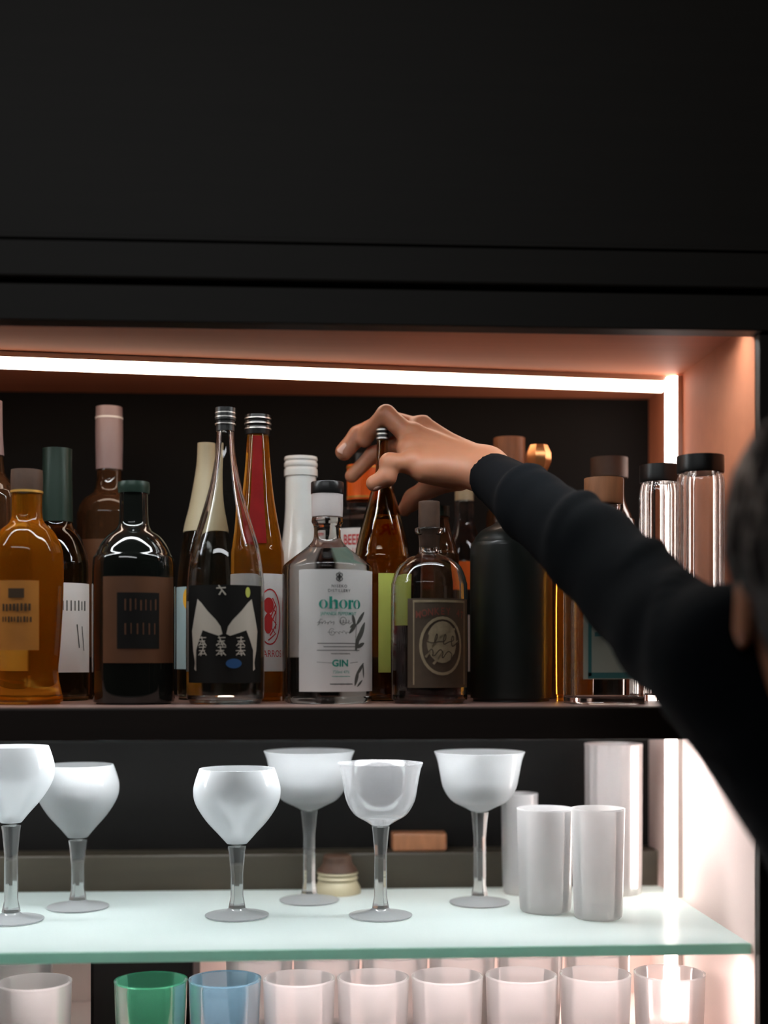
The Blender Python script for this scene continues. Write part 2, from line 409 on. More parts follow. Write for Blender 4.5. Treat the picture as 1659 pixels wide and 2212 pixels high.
# 5 black bottle
b = Bottle('liqueur_bottle', 'squat black bottle with a copper-framed label and grey cap', 289, 1.36)
b.lathe('body', [(28, 1066), (30, 1068), (31, 1120), (36, 1140), (60, 1162), (80, 1196), (88, 1240), (88, 1490), (84, 1510), (80, 1516), (80, 1516)], M['dark'], floor=True)
c = b.lathe('cap', [(30, 1044), (33, 1042), (33, 1042), (34, 1052), (33, 1066), (33, 1066)], M['greencap'])
lb = b.band('label', 88.4, 1250, 1432, -38, 76, M['tan'])
b.wrap('dark_panel', [rect(-46, -62, 46, 56)], 88.4, 14, 1340, M['ink'], lb, off=.0007)
b.wrap('lettering', bars(-36, 40, 30, 26, 7, 3, 5) + bars(-36, 40, -20, 26, 6, 3, 6), 88.4, 18, 1340, M['tan'], lb, off=.0010)
# 6 olive bottle behind
b = Bottle('sake_bottle', 'olive-tinted tapering bottle with a pale blue label behind the clear sake bottle', 446, 1.50)
b.lathe('body', [(16, 965), (17, 970), (20, 1010), (34, 1090), (52, 1170), (61, 1240), (63, 1300), (63, 1480), (60, 1500), (60, 1500)], M['olive'], floor=True)
b.lathe('neck_foil', [(17, 960), (19, 958), (19, 958), (22, 1010), (36, 1090), (46, 1130), (50, 1150), (50, 1150)], M['cream'])
lb = b.band('label', 63.4, 1270, 1445, -80, 60, M['sky'])
b.wrap('emblem', [disc(0, 0, 13, 22)], 63.4, -34, 1296, M['yellow'], lb)
# 7 clear sake bottle
b = Bottle('sake_bottle', 'clear long-necked sake bottle with a black label and two white horse heads', 487, 1.36)
pr7 = b.prof([(17, 932), (18, 935), (22, 985), (34, 1050), (54, 1120), (72, 1180), (81, 1235), (84, 1290), (84, 1488), (80, 1508), (76, 1518), (76, 1518)], floor=True)
lathe('body', shell(pr7, .0030, .006), M['clear'], b.root)
b.lathe('sake', [(78, 1300), (79.5, 1302), (79.5, 1490), (75, 1500), (75, 1500)], M['filled'])
c = b.lathe('cap', [(20, 884), (22, 882), (22, 882), (22, 890), (22, 908), (22, 908), (20, 910), (20, 932), (20, 932)], M['black'])
for yy in (892, 901, 916): lathe('cap_ring', solid([(22.6 * b.s, b.z(yy + 2)), (22.6 * b.s, b.z(yy))]), M['alu'], c)
lb = b.band('label', 84.3, 1268, 1474, -62, 66, M['ink'])
sh = [([(-62, 48), (-52, 40), (-36, 22), (-18, 4), (-8, -10), (-4, -26), (-12, -30), (-30, -24), (-48, -18), (-58, -40), (-66, -60), (-72, -100), (-66, -104), (-76, -60), (-80, -20), (-72, 10)], [list(range(16))])]
sh.append(([(-x, y) for x, y in sh[0][0]], [list(range(16))[::-1]]))
b.wrap('horse_heads', sh, 84.3, 2, 1345, M['lettering'], lb, off=.0007)
k = []; rk = random.Random(12)
for x in (-46, -4, 38):
    for j, yy in enumerate((-42, -62)):
        for q in range(3): k.append(stroke([(x - rk.uniform(6, 11), yy + 8 - 7 * q), (x + rk.uniform(6, 11), yy + 8.5 - 7 * q)], 1.8))
        k.append(stroke([(x + rk.uniform(-5, 5), yy + 11), (x + rk.uniform(-5, 5), yy - 10)], 2.2)); k.append(stroke([(x - 2, yy), (x - 10, yy - 9)], 1.8)); k.append(stroke([(x + rk.uniform(0, 3), yy + 2), (x + 10, yy - 9)], 2))
k += [stroke([(-9, 76), (-2, 66), (-8, 56)], 3), stroke([(-14, 70), (6, 71)], 2.5), stroke([(-2, 66), (6, 56)], 3)]
b.wrap('lettering', k, 84.3, 0, 1345, M['lettering'], lb, off=.0009)
b.wrap('blue_mark', [disc(20, -88, 17, 10)], 84.3, 2, 1345, M['blue'], lb, off=.0009)
b.wrap('yellow_mark', [disc(52, 62, 6, 11)], 84.3, 2, 1345, M['lime'], lb, off=.0009)
# 8 red neck
b = Bottle('rum_bottle', 'amber bottle with a red paper strip down its neck and a red oval emblem', 557, 1.445)
b.lathe('body', [(22, 930), (23, 940), (27, 1000), (34, 1070), (44, 1130), (53, 1180), (57, 1225), (57, 1480), (54, 1496), (50, 1502), (50, 1502)], M['amberbody'], floor=True)
c = b.lathe('cap', [(26, 900), (28, 898), (28, 898), (28, 906), (26, 909), (28, 912), (28, 918), (26, 921), (28, 924), (27, 940), (27, 940)], M['black'])
for yy in (904, 915, 926): lathe('cap_ring', solid([(29 * b.s, b.z(yy + 3)), (29 * b.s, b.z(yy))]), M['alu'], c)
# red strip follows the tapering neck
V, Fc = [], []
tap = [(24.5, 945), (28, 1000), (35, 1070), (45, 1130), (53.5, 1178)]
for hw, py in catmull(tap, 4):
    r = hw * b.s + .0008
    for i in range(7):
        a = math.radians(-22 + 44 * i / 6); V.append((r * math.sin(a), -r * math.cos(a), b.z(py)))
for j in range(len(V) // 7 - 1):
    for i in range(6): Fc.append((j * 7 + i, j * 7 + i + 1, j * 7 + 8 + i, j * 7 + 7 + i))
mesh_obj('neck_strip', V, Fc, M['redfoil'], b.root)
lb = b.band('label', 57.4, 1242, 1450, -80, 80, M['white'])
em = [ringshape(0, 0, 29, 60, 26, 57)] + [disc(-3, 24, 12, 17), disc(-4, -14, 10, 22)] + [stroke([(-2, 30), (14, 10), (0, -20), (14, -36), (-4, -50)], 3), stroke([(14, 26), (2, 0), (16, -16), (0, -40)], 3), stroke([(6, 40), (16, 22), (14, -26)], 2.5)]
b.wrap('emblem', em, 57.4, 28, 1334, M['red'], lb)
b.wrap('lettering', [txt('WARROS', 15, wide=.75)], 57.4, 28, 1413, M['red'], lb)
# 9 white bottle
b = Bottle('white_bottle', 'opaque white bottle with a silver-white screw cap behind the mint gin', 650, 1.505)
b.lathe('body', [(31, 1030), (33, 1034), (34, 1100), (38, 1150), (44, 1190), (48, 1240), (48, 1460), (46, 1480), (44, 1484), (44, 1484)], M['milk'], floor=True)
c = b.lathe('cap', [(32, 990), (35, 988), (35, 988), (36, 994), (34, 998), (36, 1002), (36, 1008), (34, 1012), (36, 1016), (36, 1030), (36, 1030)], M['milk'])
b.band('label_band', 48.4, 1308, 1338, -85, 85, M['mint'])
# 10 gin
b = Bottle('gin_bottle', 'clear mint gin bottle with white label, black-topped stopper and green lettering', 707, 1.37)
gp = b.prof([(32, 1120), (33, 1118), (33, 1118), (34, 1128), (30, 1136), (29, 1150), (31, 1166), (44, 1182), (70, 1202), (90, 1218), (96, 1226), (97, 1236), (97, 1236), (97, 1490), (96, 1506), (90, 1516), (86, 1519), (86, 1519)], floor=True)
b.root.rotation_euler.z = 0
lathe('body', solid(gp), M['filled'], b.root, seg=72)
st = b.lathe('stopper', [(33, 1068), (34, 1068), (34, 1068), (34, 1100), (33, 1117), (33, 1117)], M['frost'])
lathe('black_top', solid([(35 * b.s, b.z(1067.5)), (35.5 * b.s, b.z(1066)), (35.5 * b.s, b.z(1044)), (34.5 * b.s, b.z(1042))]), M['black'], st)
lb = b.band('label', 97.4, 1236, 1492, -38, 78, M['white'], seg=40)
def gin(name, shapes, dx, py, m): return b.wrap(name, shapes, 97.4, 14, py, M[m], lb)
def didone():
    S = []; x = -43
    def o(cx): S.append(ringshape(cx, 0, 9.5, 9.5, 4.2, 8.8))
    o(-34)
    S.append(rect(-21.5, -9.5, -15.5, 16)); S.append(rect(-23.5, -9.5, -13.5, -8.3))
    S.append(stroke([(-15.5, 5), (-11, 8.6), (-7.5, 8.5)], [1, 2.5, 3])); S.append(rect(-9, -9.5, -3.4, 6.5)); S.append(rect(-11, -9.5, -1.6, -8.3)); S.append(disc(-7.4, 6.2, 4, 3))
    o(8.5)
    S.append(rect(20.5, -9.5, 26.3, 9)); S.append(rect(18.8, -9.5, 28.4, -8.3)); S.append(stroke([(26, 5), (29, 8.2)], 1.5)); S.append(disc(30, 6.5, 2.6, 2.8))
    o(41.5)
    return S
gin('brand_lettering', didone(), 0, 1309, 'teal')
gin('lettering', [txt('JAPANESE PEPPERMINT', 7, wide=.80, bold=.01)], 0, 1329, 'teal')
gin('distillery_lettering', [txt('NISEKO', 6, 0, 4.5, space=1.25, bold=.01), txt('DISTILLERY', 6, 0, -5, space=1.2, bold=.01)], 0, 1276, 'ink')
gin('flower_emblem', [ringshape(3.8 * math.cos(PI / 4 + PI / 2 * i) * 1.3, 3.8 * math.sin(PI / 4 + PI / 2 * i) * 1.5, 3.8, 4.4, 2.2, 2.7, 14) for i in range(4)] + [ringshape(0, 8 * s, 2.5, 2.5, 1.2, 1.2, 12) for s in (1, -1)] + [stroke([(-4, -5), (4, 5)], 1.3), stroke([(-4, 5), (4, -5)], 1.3)], 0, 1252, 'ink')
gin('script_lettering', [scribble(-46, -10, 0, 4, .9, f=6, seed=2), scribble(0, 26, 1, 5, .9, f=4, seed=3), stroke(ell(8, 4, 7, 8, 16, 20, 330), 1), stroke([(-46, -6), (-40, 8), (-36, 7)], 1), scribble(-24, 24, -20, 3.5, .7, f=6, seed=5), stroke(ell(-16, -19, 6, 7, 16, 40, 360), .8)], 0, 1348, 'grey')
gin('small_print', [scribble(-46, 44, 12, .8, 1.6, f=30, seed=6), scribble(-34, 40, 5, .8, 1.5, f=26, seed=7), scribble(-48, 48, -2.5, .8, 1.6, f=30, seed=8), scribble(-18, 24, -9.5, .8, 1.4, f=14, seed=9), stroke([(-48, -27), (-14, -29)], .8), stroke([(24, -29), (44, -27)], .8), scribble(-20, 30, -73, 1, 2.2, f=16, seed=11)], 0, 1403, 'grey')
gin('gin_lettering', [txt('GIN', 14, 2, 0, bold=.03, wide=1.05)], 0, 1433, 'teal')
gin('volume_lettering', [txt('720ml 47%', 6, 4, 3), scribble(-16, 24, -6, .8, 1.1, f=12, seed=12)], 0, 1454, 'teal')
gin('leaf_print', [leaf(40, 46, 64, 74, 9), leaf(36, 44, 30, 68, 8), leaf(40, 48, 22, 28, 8), leaf(38, 50, 24, 40, 6), leaf(44, 10, 66, 52, 13), leaf(38, -8, 48, 30, 10), leaf(40, -2, 64, 8, 9), leaf(62, -34, 40, -60, 8), leaf(46, -48, 36, -82, 9), stroke([(40, 46), (38, 10), (42, -10)], 1.2), leaf(60, -34, 62, -66, 5), leaf(58, -70, 42, -84, 5)], 0, 1398, 'grey')
# 11 orange cap gin behind
b = Bottle('gin_bottle', 'clear bottle with a ribbed orange cap behind the hand, red lettering on white label', 783, 1.548)
pr11 = b.prof([(31, 1080), (33, 1082), (33, 1100), (38, 1108), (58, 1118), (62, 1130), (62, 1480), (60, 1494), (60, 1494)], floor=True)
lathe('body', solid(pr11), M['filled'], b.root)
c = b.lathe('cap', [(31, 1008), (33, 1006), (33, 1006), (33, 1075), (34, 1080), (34, 1080)], M['orange'], ribs=40, ribd=.012, seg=160)
for yy in (1009, 1074): lathe('cap_ring', solid([(34.2 * b.s, b.z(yy + 4)), (34.2 * b.s, b.z(yy))]), M['brass'], c)
lathe('cap_top', solid([(20 * b.s, b.z(980)), (22 * b.s, b.z(982)), (22 * b.s, b.z(1006))]), M['black'], c)
lb = b.band('label', 62.4, 1146, 1420, -64, 64, M['white'])
b.wrap('lettering', [txt('BEEFEATER', 22, wide=.62, bold=.02)], 62.4, 0, 1172, M['red'], lb)
b.wrap('small_lettering', [txt('LONDON', 9, wide=.9)], 62.4, 0, 1193, M['red'], lb)
# 12 the bottle in the hand
b = Bottle('amber_bottle', 'tapering brown glass bottle held by its neck in the hand', 826, 1.455)
pr12 = b.prof([(11, 946), (12, 948), (13, 985), (14, 1010), (20, 1040), (33, 1090), (47, 1140), (58, 1190), (62, 1240), (62, 1480), (59, 1500), (56, 1506), (56, 1506)], floor=True)
lathe('body', shell(pr12, .0028, .006), M['amber'], b.root)
liq = [(.0001, b.z(1116))] + [(r - .0033, z) for r, z in pr12 if .008 < z < b.z(1117)]
lathe('liquor', solid([(liq[1][0], b.z(1116))] + liq[1:] + [(liq[-1][0] * .9, .0068)]), M['whisky'], b.root)
c = b.lathe('cap', [(12, 928), (13.5, 926), (13.5, 926), (13.5, 932), (12.5, 935), (13.5, 938), (13.5, 946), (13, 950), (13, 950)], M['black'])
for yy in (928, 937, 946): lathe('cap_ring', solid([(14 * b.s, b.z(yy + 3)), (14 * b.s, b.z(yy))]), M['alu'], c)
b.band('label', 62.4, 1242, 1452, -11, 60, M['lime'])
# 13 round clear bottle
b = Bottle('gin_bottle', 'small round-shouldered clear bottle with a cork and dark stamp label', 927, 1.365)
pr13 = b.prof([(26, 1140), (31, 1142), (31, 1150), (24, 1158), (22, 1180), (26, 1196), (46, 1206), (68, 1224), (80, 1254), (83, 1290), (83, 1490), (80, 1508), (74, 1519), (74, 1519)], floor=True)
lathe('body', shell(pr13, .0034, .007), M['clear'], b.root, seg=64)
b.lathe('gin', [(76, 1360), (76.2, 1362), (76, 1485), (70, 1504), (70, 1504)], M['maroon'])
c = b.lathe('cork', [(21, 1086), (23, 1088), (23, 1138), (21, 1142), (19, 1150), (18, 1182), (18, 1182)], M['cork'])
lb = b.band('label', 83.4, 1296, 1484, -38, 68, M['stamp'])
b.wrap('stamp_border', [stroke([(-64, 88), (64, 88)], 5), stroke([(-62, -88), (-62, 88)], 3), stroke([(62, -88), (62, 88)], 3)], 83.4, 14, 1390, M['stampl'], lb, off=.0006)
b.wrap('medallion', [ringshape(0, -6, 50, 62, 44, 56), disc(0, 2, 34, 44), stroke([(-36, -30), (-10, 10), (30, 30)], 5), stroke([(-20, -44), (10, -10), (40, 4)], 5), stroke(ell(-2, -8, 24, 30, 20, 20, 250), 4)], 83.4, 14, 1390, M['stampl'], lb, off=.0008)
arch = []
for i, ch in enumerate('MONKEY 47'):
    if ch == ' ': continue
    x = -52 + 13 * i; arch.append(txt(ch, 15, x, 66 - 7 * (x / 52) ** 2, wide=.8, bold=.02))
b.wrap('lettering', arch, 83.4, 14, 1390, M['stampr'], lb, off=.0010)
b.wrap('scrollwork', [scribble(-40, 36, 4, 14, 2.2, f=4, seed=21), scribble(-34, 30, -24, 10, 2.2, f=3, seed=22)], 83.4, 14, 1390, M['stamp'], lb, off=.0011)
# 14 behind the round bottle
b = Bottle('brown_bottle', 'slim dark brown bottle behind the round clear bottle, left of the orange label', 948, 1.475)
b.lathe('body', [(20, 1116), (22, 1117), (22, 1126), (28, 1152), (40, 1190), (44, 1230), (44, 1480), (42, 1496), (42, 1496)], M['brown'], floor=True)
b.lathe('cap', [(21, 1096), (23, 1094), (23, 1094), (23, 1116), (23, 1116)], M['greencap'])
b = Bottle('aperitif_bottle', 'clear bottle with an orange shoulder label and beige cap beside the black stone bottle', 1003, 1.545)
b.lathe('body', [(18, 1082), (20, 1086), (22, 1130), (36, 1170), (46, 1210), (48, 1240), (48, 1480), (46, 1490), (46, 1490)], M['filled'], floor=True)
b.lathe('cap', [(18, 1046), (20, 1044), (20, 1044), (20, 1082), (20, 1082)], M['cream'])
b.band('shoulder_label', 48.4, 1216, 1276, -80, 80, M['orange'])
b.band('label', 48.4, 1330, 1450, -80, 80, M['white'])
# 15 dark stone bottle
b = Bottle('stone_bottle', 'broad black stoneware bottle standing under the dark sleeve', 1104, 1.43)
b.lathe('body', [(24, 1118), (26, 1119), (27, 1124), (40, 1134), (66, 1148), (82, 1172), (88, 1206), (88, 1480), (86, 1500), (82, 1510), (82, 1510)], M['stone'], floor=True)
b.lathe('stopper', [(25, 1108), (27, 1106), (27, 1106), (27, 1117), (26, 1117.5), (26, 1117.5)], M['black'])
# 16 capped bottles behind the arm
b = Bottle('brown_bottle', 'bottle with a square-edged brown wood stopper just above the cuff', 1100, 1.55)
b.lathe('body', [(22, 1012), (24, 1016), (25, 1060), (44, 1100), (50, 1150), (50, 1480), (48, 1492), (48, 1492)], M['brown'], floor=True)
b.lathe('stopper', [(32, 949), (34, 947), (34, 947), (34, 1010), (33, 1011), (33, 1011)], M['wood'])
b = Bottle('brown_bottle', 'bottle with a faceted copper stopper right of the wood stopper', 1163, 1.502)
b.lathe('body', [(18, 1022), (20, 1026), (22, 1060), (36, 1100), (42, 1150), (42, 1480), (40, 1496), (40, 1496)], M['clear'], floor=True)
b.lathe('stopper', [(20, 962), (28, 980), (28, 1000), (18, 1021), (18, 1021)], M['copcap'], facets=8, n=1)
# 17 teal label + orange one
b = Bottle('amber_bottle', 'narrow bottle of orange liquor between the stone bottle and the teal label', 1239, 1.42)
b.lathe('body', [(16, 1150), (17, 1154), (18, 1200), (34, 1240), (40, 1280), (40, 1480), (38, 1500), (38, 1500)], M['amberbody'], floor=True)
b.lathe('cap', [(17, 1122), (18, 1120), (18, 1120), (18, 1150), (18, 1150)], M['cork'])
b = Bottle('gin_bottle', 'square clear bottle with a teal-bordered label below the sleeve', 1304, 1.345)
pr17 = b.prof([(36, 1094), (38, 1096), (36, 1130), (44, 1160), (74, 1186), (80, 1214), (80, 1500), (78, 1518), (74, 1528), (74, 1528)], floor=True)
lathe('body', shell(pr17, .004, .010), M['clear'], b.root, square=5)
b.lathe('stopper', [(40, 1036), (42, 1034), (42, 1034), (42, 1086), (40, 1088), (34, 1094), (34, 1094)], M['wood'])
s_ = b.s; r_ = 80 * s_ + .0008
lb = mesh_obj('label', [(-62 * s_, -r_, b.z(1466)), (66 * s_, -r_, b.z(1466)), (66 * s_, -r_, b.z(1330)), (-62 * s_, -r_, b.z(1330))], [(0, 1, 2, 3)], M['sage'], b.root, smooth=False)
V, Fc = [], []
for vs, fs in (stroke([(-54, -60), (58, -60)], 12), stroke([(-50, -62), (-50, 62)], 7), stroke([(58, -62), (58, 62)], 7), stroke([(-40, 26), (46, 26)], 9)):
    k = len(V); V += [(x * s_ + 2 * s_, -r_ - .0004, b.z(1398) + y * s_) for x, y in vs]; Fc += [[i + k for i in f] for f in fs]
mesh_obj('label_border', V, Fc, M['tealb'], lb, smooth=False)
# 18, 19
b = Bottle('brown_bottle', 'dark bottle with a wide dull brown cap behind the teal-labelled bottle', 1316, 1.52)
b.lathe('body', [(30, 1032), (32, 1036), (33, 1080), (48, 1120), (54, 1160), (54, 1480), (52, 1494), (52, 1494)], M['dark'], floor=True)
b.lathe('cap', [(38, 992), (40, 990), (40, 990), (40, 1030), (38, 1031), (38, 1031)], M['cork'])
for nm, cx, Y, hw, y0, lab in (('decanter', 1424, 1.43, 42, 1006, 'left of the two ribbed clear decanters with black caps by the copper wall'), ('decanter', 1513, 1.315, 50, 986, 'right and taller of the two ribbed clear decanters with black caps by the copper wall')):
    b = Bottle(nm, lab, cx, Y, cat='decanter', group='ribbed decanters by the copper wall')
    p = b.prof([(hw - 6, y0 + 38), (hw - 4, y0 + 40), (hw, y0 + 60), (hw, y0 + 120), (hw, 1490), (hw - 4, 1520), (hw - 4, 1520)], floor=True)
    lathe('body', shell(p, .003, .012), M['clear'], b.root, ribs=18, ribd=.02, seg=108)
    b.lathe('cap', [(hw - 3, y0 + 2), (hw, y0), (hw, y0), (hw, y0 + 34), (hw - 4, y0 + 37), (hw - 4, y0 + 37)], M['black'])

# ------------------------------------------------------------------ stemmed glasses on the frosted shelf
def stemware(cx, Y, rim, hw, kind, label):
    b = Bottle('cocktail_glass', label, cx, Y, base=Z_GLASS, cat='glass', group='stemmed glasses on the glass shelf')
    R = hw * b.s; H = b.z(rim)
    if kind == 'bell':       # flared lip, round bottom
        zb = H - .066
        out = [(R, H), (R * .93, H - .010), (R * .87, H - .026), (R * .80, H - .042), (R * .62, H - .056), (R * .34, zb + .002), (.010, zb - .002)]
    else:                    # goblet that closes towards the lip, cone below
        zb = H - .082
        out = [(R * .86, H), (R * .95, H - .012), (R, H - .024), (R * .95, H - .038), (R * .72, H - .056), (R * .42, H - .072), (.011, zb)]
    out = catmull(out, 5)
    inn = [(max(r - .0016, 0), z + (.0002 if i else 0)) for i, (r, z) in enumerate(out) if z > zb + .006]
    inn = inn[::-1]
    bowl = [(0, inn[0][1] - .001)] + inn + out + [(0, out[-1][1] - .001)]
    lathe('bowl', bowl, M['coupec' if cx == 822 else 'coupe'], b.root, seg=64)
    zz = zb - .0035
    lathe('stem', [(0, zz), (.0105, zz), (.0095, zz - .006), (.0072, zz - .03), (.0075, .022), (.0100, .0095), (0, .0095)], M['stemg'], b.root, facets=8)
    lathe('foot', solid(catmull([(.0095, .0088), (.013, .0062), (.024, .0035), (.034, .0022), (.0345, .0010), (.0335, 0), (.0335, 0)], 4)), M['coupe'], b.root, seg=56)
    return b.root
stemware(24, 1.43, 1612, 92, 'goblet', 'first stemmed glass on the glass shelf, cut off by the left edge')
stemware(168, 1.50, 1652, 88, 'goblet', 'round goblet on the glass shelf, standing alone left of the wide dark gap')
stemware(512, 1.44, 1660, 94, 'goblet', 'round goblet on the glass shelf, first one right of the wide dark gap')
stemware(668, 1.525, 1622, 98, 'bell', 'tall flared cocktail glass between the round goblet and the lower clear glass')
stemware(822, 1.43, 1648, 92, 'bell', 'lower clear cocktail glass with a see-through bowl at the middle of the glass shelf')
stemware(1036, 1.50, 1624, 98, 'bell', 'flared cocktail glass nearest to the two straight white highballs')
def straight(name, cx, Y, rim, hw, base, m, label, cat='glass', group=None, taper=.9, ribs=0, floor_t=.008):
    b = Bottle(name, label, cx, Y, base=base, cat=cat, group=group)
    R = hw * b.s; H = b.z(rim)
    p = [(R, H), (R * .99, H - .004), (R * (1 + taper) / 2, H * .5), (R * taper, .008), (R * taper * .94, .0015), (R * taper * .9, 0)]
    lathe('glass_body', shell(catmull(p, 4), .0022, floor_t), M[m], b.root, ribs=ribs, ribd=.015 if ribs else 0, seg=96 if ribs else 56)
    return b.root
G = 'highballs on the glass shelf'
straight('highball_glass', 1178, 1.45, 1748, 62, Z_GLASS, 'hib', 'left of the two straight white highball glasses on the glass shelf', group=G)
straight('highball_glass', 1292, 1.41, 1748, 58, Z_GLASS, 'hib', 'right of the two straight white highball glasses on the glass shelf', group=G)
straight('highball_glass', 1122, 1.56, 1716, 40, Z_GLASS, 'hib', 'pale small glass behind the flared cocktail glass and the left highball', group=G)
straight('streak_vase', 1325, 1.56, 1612, 62, Z_GLASS, 'tumb', 'tall ribbed vase added for the light streaks behind the highballs', cat='vase', ribs=16, taper=.96)  # added; its ribs stand in for light falling off along the wall
p = pix(729, 1860, 1.578)
t = thing('small_jar', 'tiny ribbed beige jar with a dark lid between two cocktail glasses', 'jar', (p.x, 1.578, Z_GLASS))
lathe('jar', solid([(.024, .026), (.025, .024), (.023, .021), (.025, .018), (.023, .015), (.025, .012), (.028, .006), (.028, 0)]), M['cream'], t, sharp=60)
lathe('lid', solid(catmull([(.014, .046), (.017, .044), (.018, .036), (.025, .0268), (.025, .0268)], 3)), M['cork'], t)
p = pix(904, 1835, 1.638)
o = box('wooden_block', (-.034, -.015, 0), (.034, .015, .022), M['wood'], loc=(p.x, 1.638, Z_GLASS + .0425), bev=.002)
tag(o, 'small orange-brown wooden block on the back rail between cocktail glasses', 'block')

# ------------------------------------------------------------------ tumblers on the bottom shelf
def tumbler(cx, Y, m, label, rim=None):
    b = Bottle('tumbler', label, cx, Y, base=Z_LOW, cat='glass', group='tumblers on the bottom shelf')
    R, H = .0375, .094
    p = [(R, H), (R * .99, H - .003), (R * .95, H * .5), (R * .88, .010), (R * .84, .002), (R * .8, 0)]
    lathe('glass_body', shell(catmull(p, 4), .0024, .012), M[m], b.root)
    return b.root
front = [(-90, 'clear tumbler mostly outside the left edge, front row of the bottom shelf'), (75, 'first clear tumbler inside the left edge, front row of the bottom shelf'),
         (326, None), (486, None), (646, 'clear tumbler just right of the blue one, front row'), (806, 'second clear tumbler right of the blue one, front row'),
         (966, 'third clear tumbler right of the blue one, front row'), (1126, 'fourth clear tumbler right of the blue one, front row'),
         (1286, 'fifth clear tumbler right of the blue one, front row'), (1446, 'last clear tumbler of the front row, near the pink wall')]
protos = {}
def place(cx, Y, m, label):
    if m not in protos:
        protos[m] = tumbler(cx, Y, m, label); return
    src = protos[m]; o = src.copy(); C.objects.link(o); p = pix(cx, HY, Y); o.location = (p.x, Y, Z_LOW); o['label'] = label
    for ch in src.children:
        c = ch.copy(); C.objects.link(c); c.parent = o
for cx, lab in front:
    if cx == 326: place(cx, 1.36, 'greeng', 'dark green tumbler on the bottom shelf in front of the black tin')
    elif cx == 486: place(cx, 1.36, 'blueg', 'bluish tumbler on the bottom shelf right of the green one')
    else: place(cx, 1.36, 'tumb', lab)
rear = [(40, 'clear tumbler behind the first one inside the left edge, back row'), (560, 'clear tumbler behind the gap right of the blue one, back row'), (706, 'second clear tumbler of the back row right of the blue one'),
        (852, 'third clear tumbler of the back row right of the blue one'), (998, 'fourth clear tumbler of the back row right of the blue one'), (1144, 'fifth clear tumbler of the back row right of the blue one'), (1290, 'last clear tumbler of the back row, near the pink wall')]
for cx, lab in rear: place(cx, 1.47, 'tumb', lab)
p = pix(318, HY, 1.50)
t = thing('dark_infill', 'added black square tin on the bottom shelf behind the green tumbler', 'infill', (p.x, 1.50, Z_LOW))  # made-up box that keeps the area behind the green tumbler dark
box('body', (-.056, -.05, 0), (.056, .05, .10), M['back'], t, bev=.004)
box('lid', (-.057, -.051, .1003), (.057, .051, .112), M['back'], t, bev=.003)

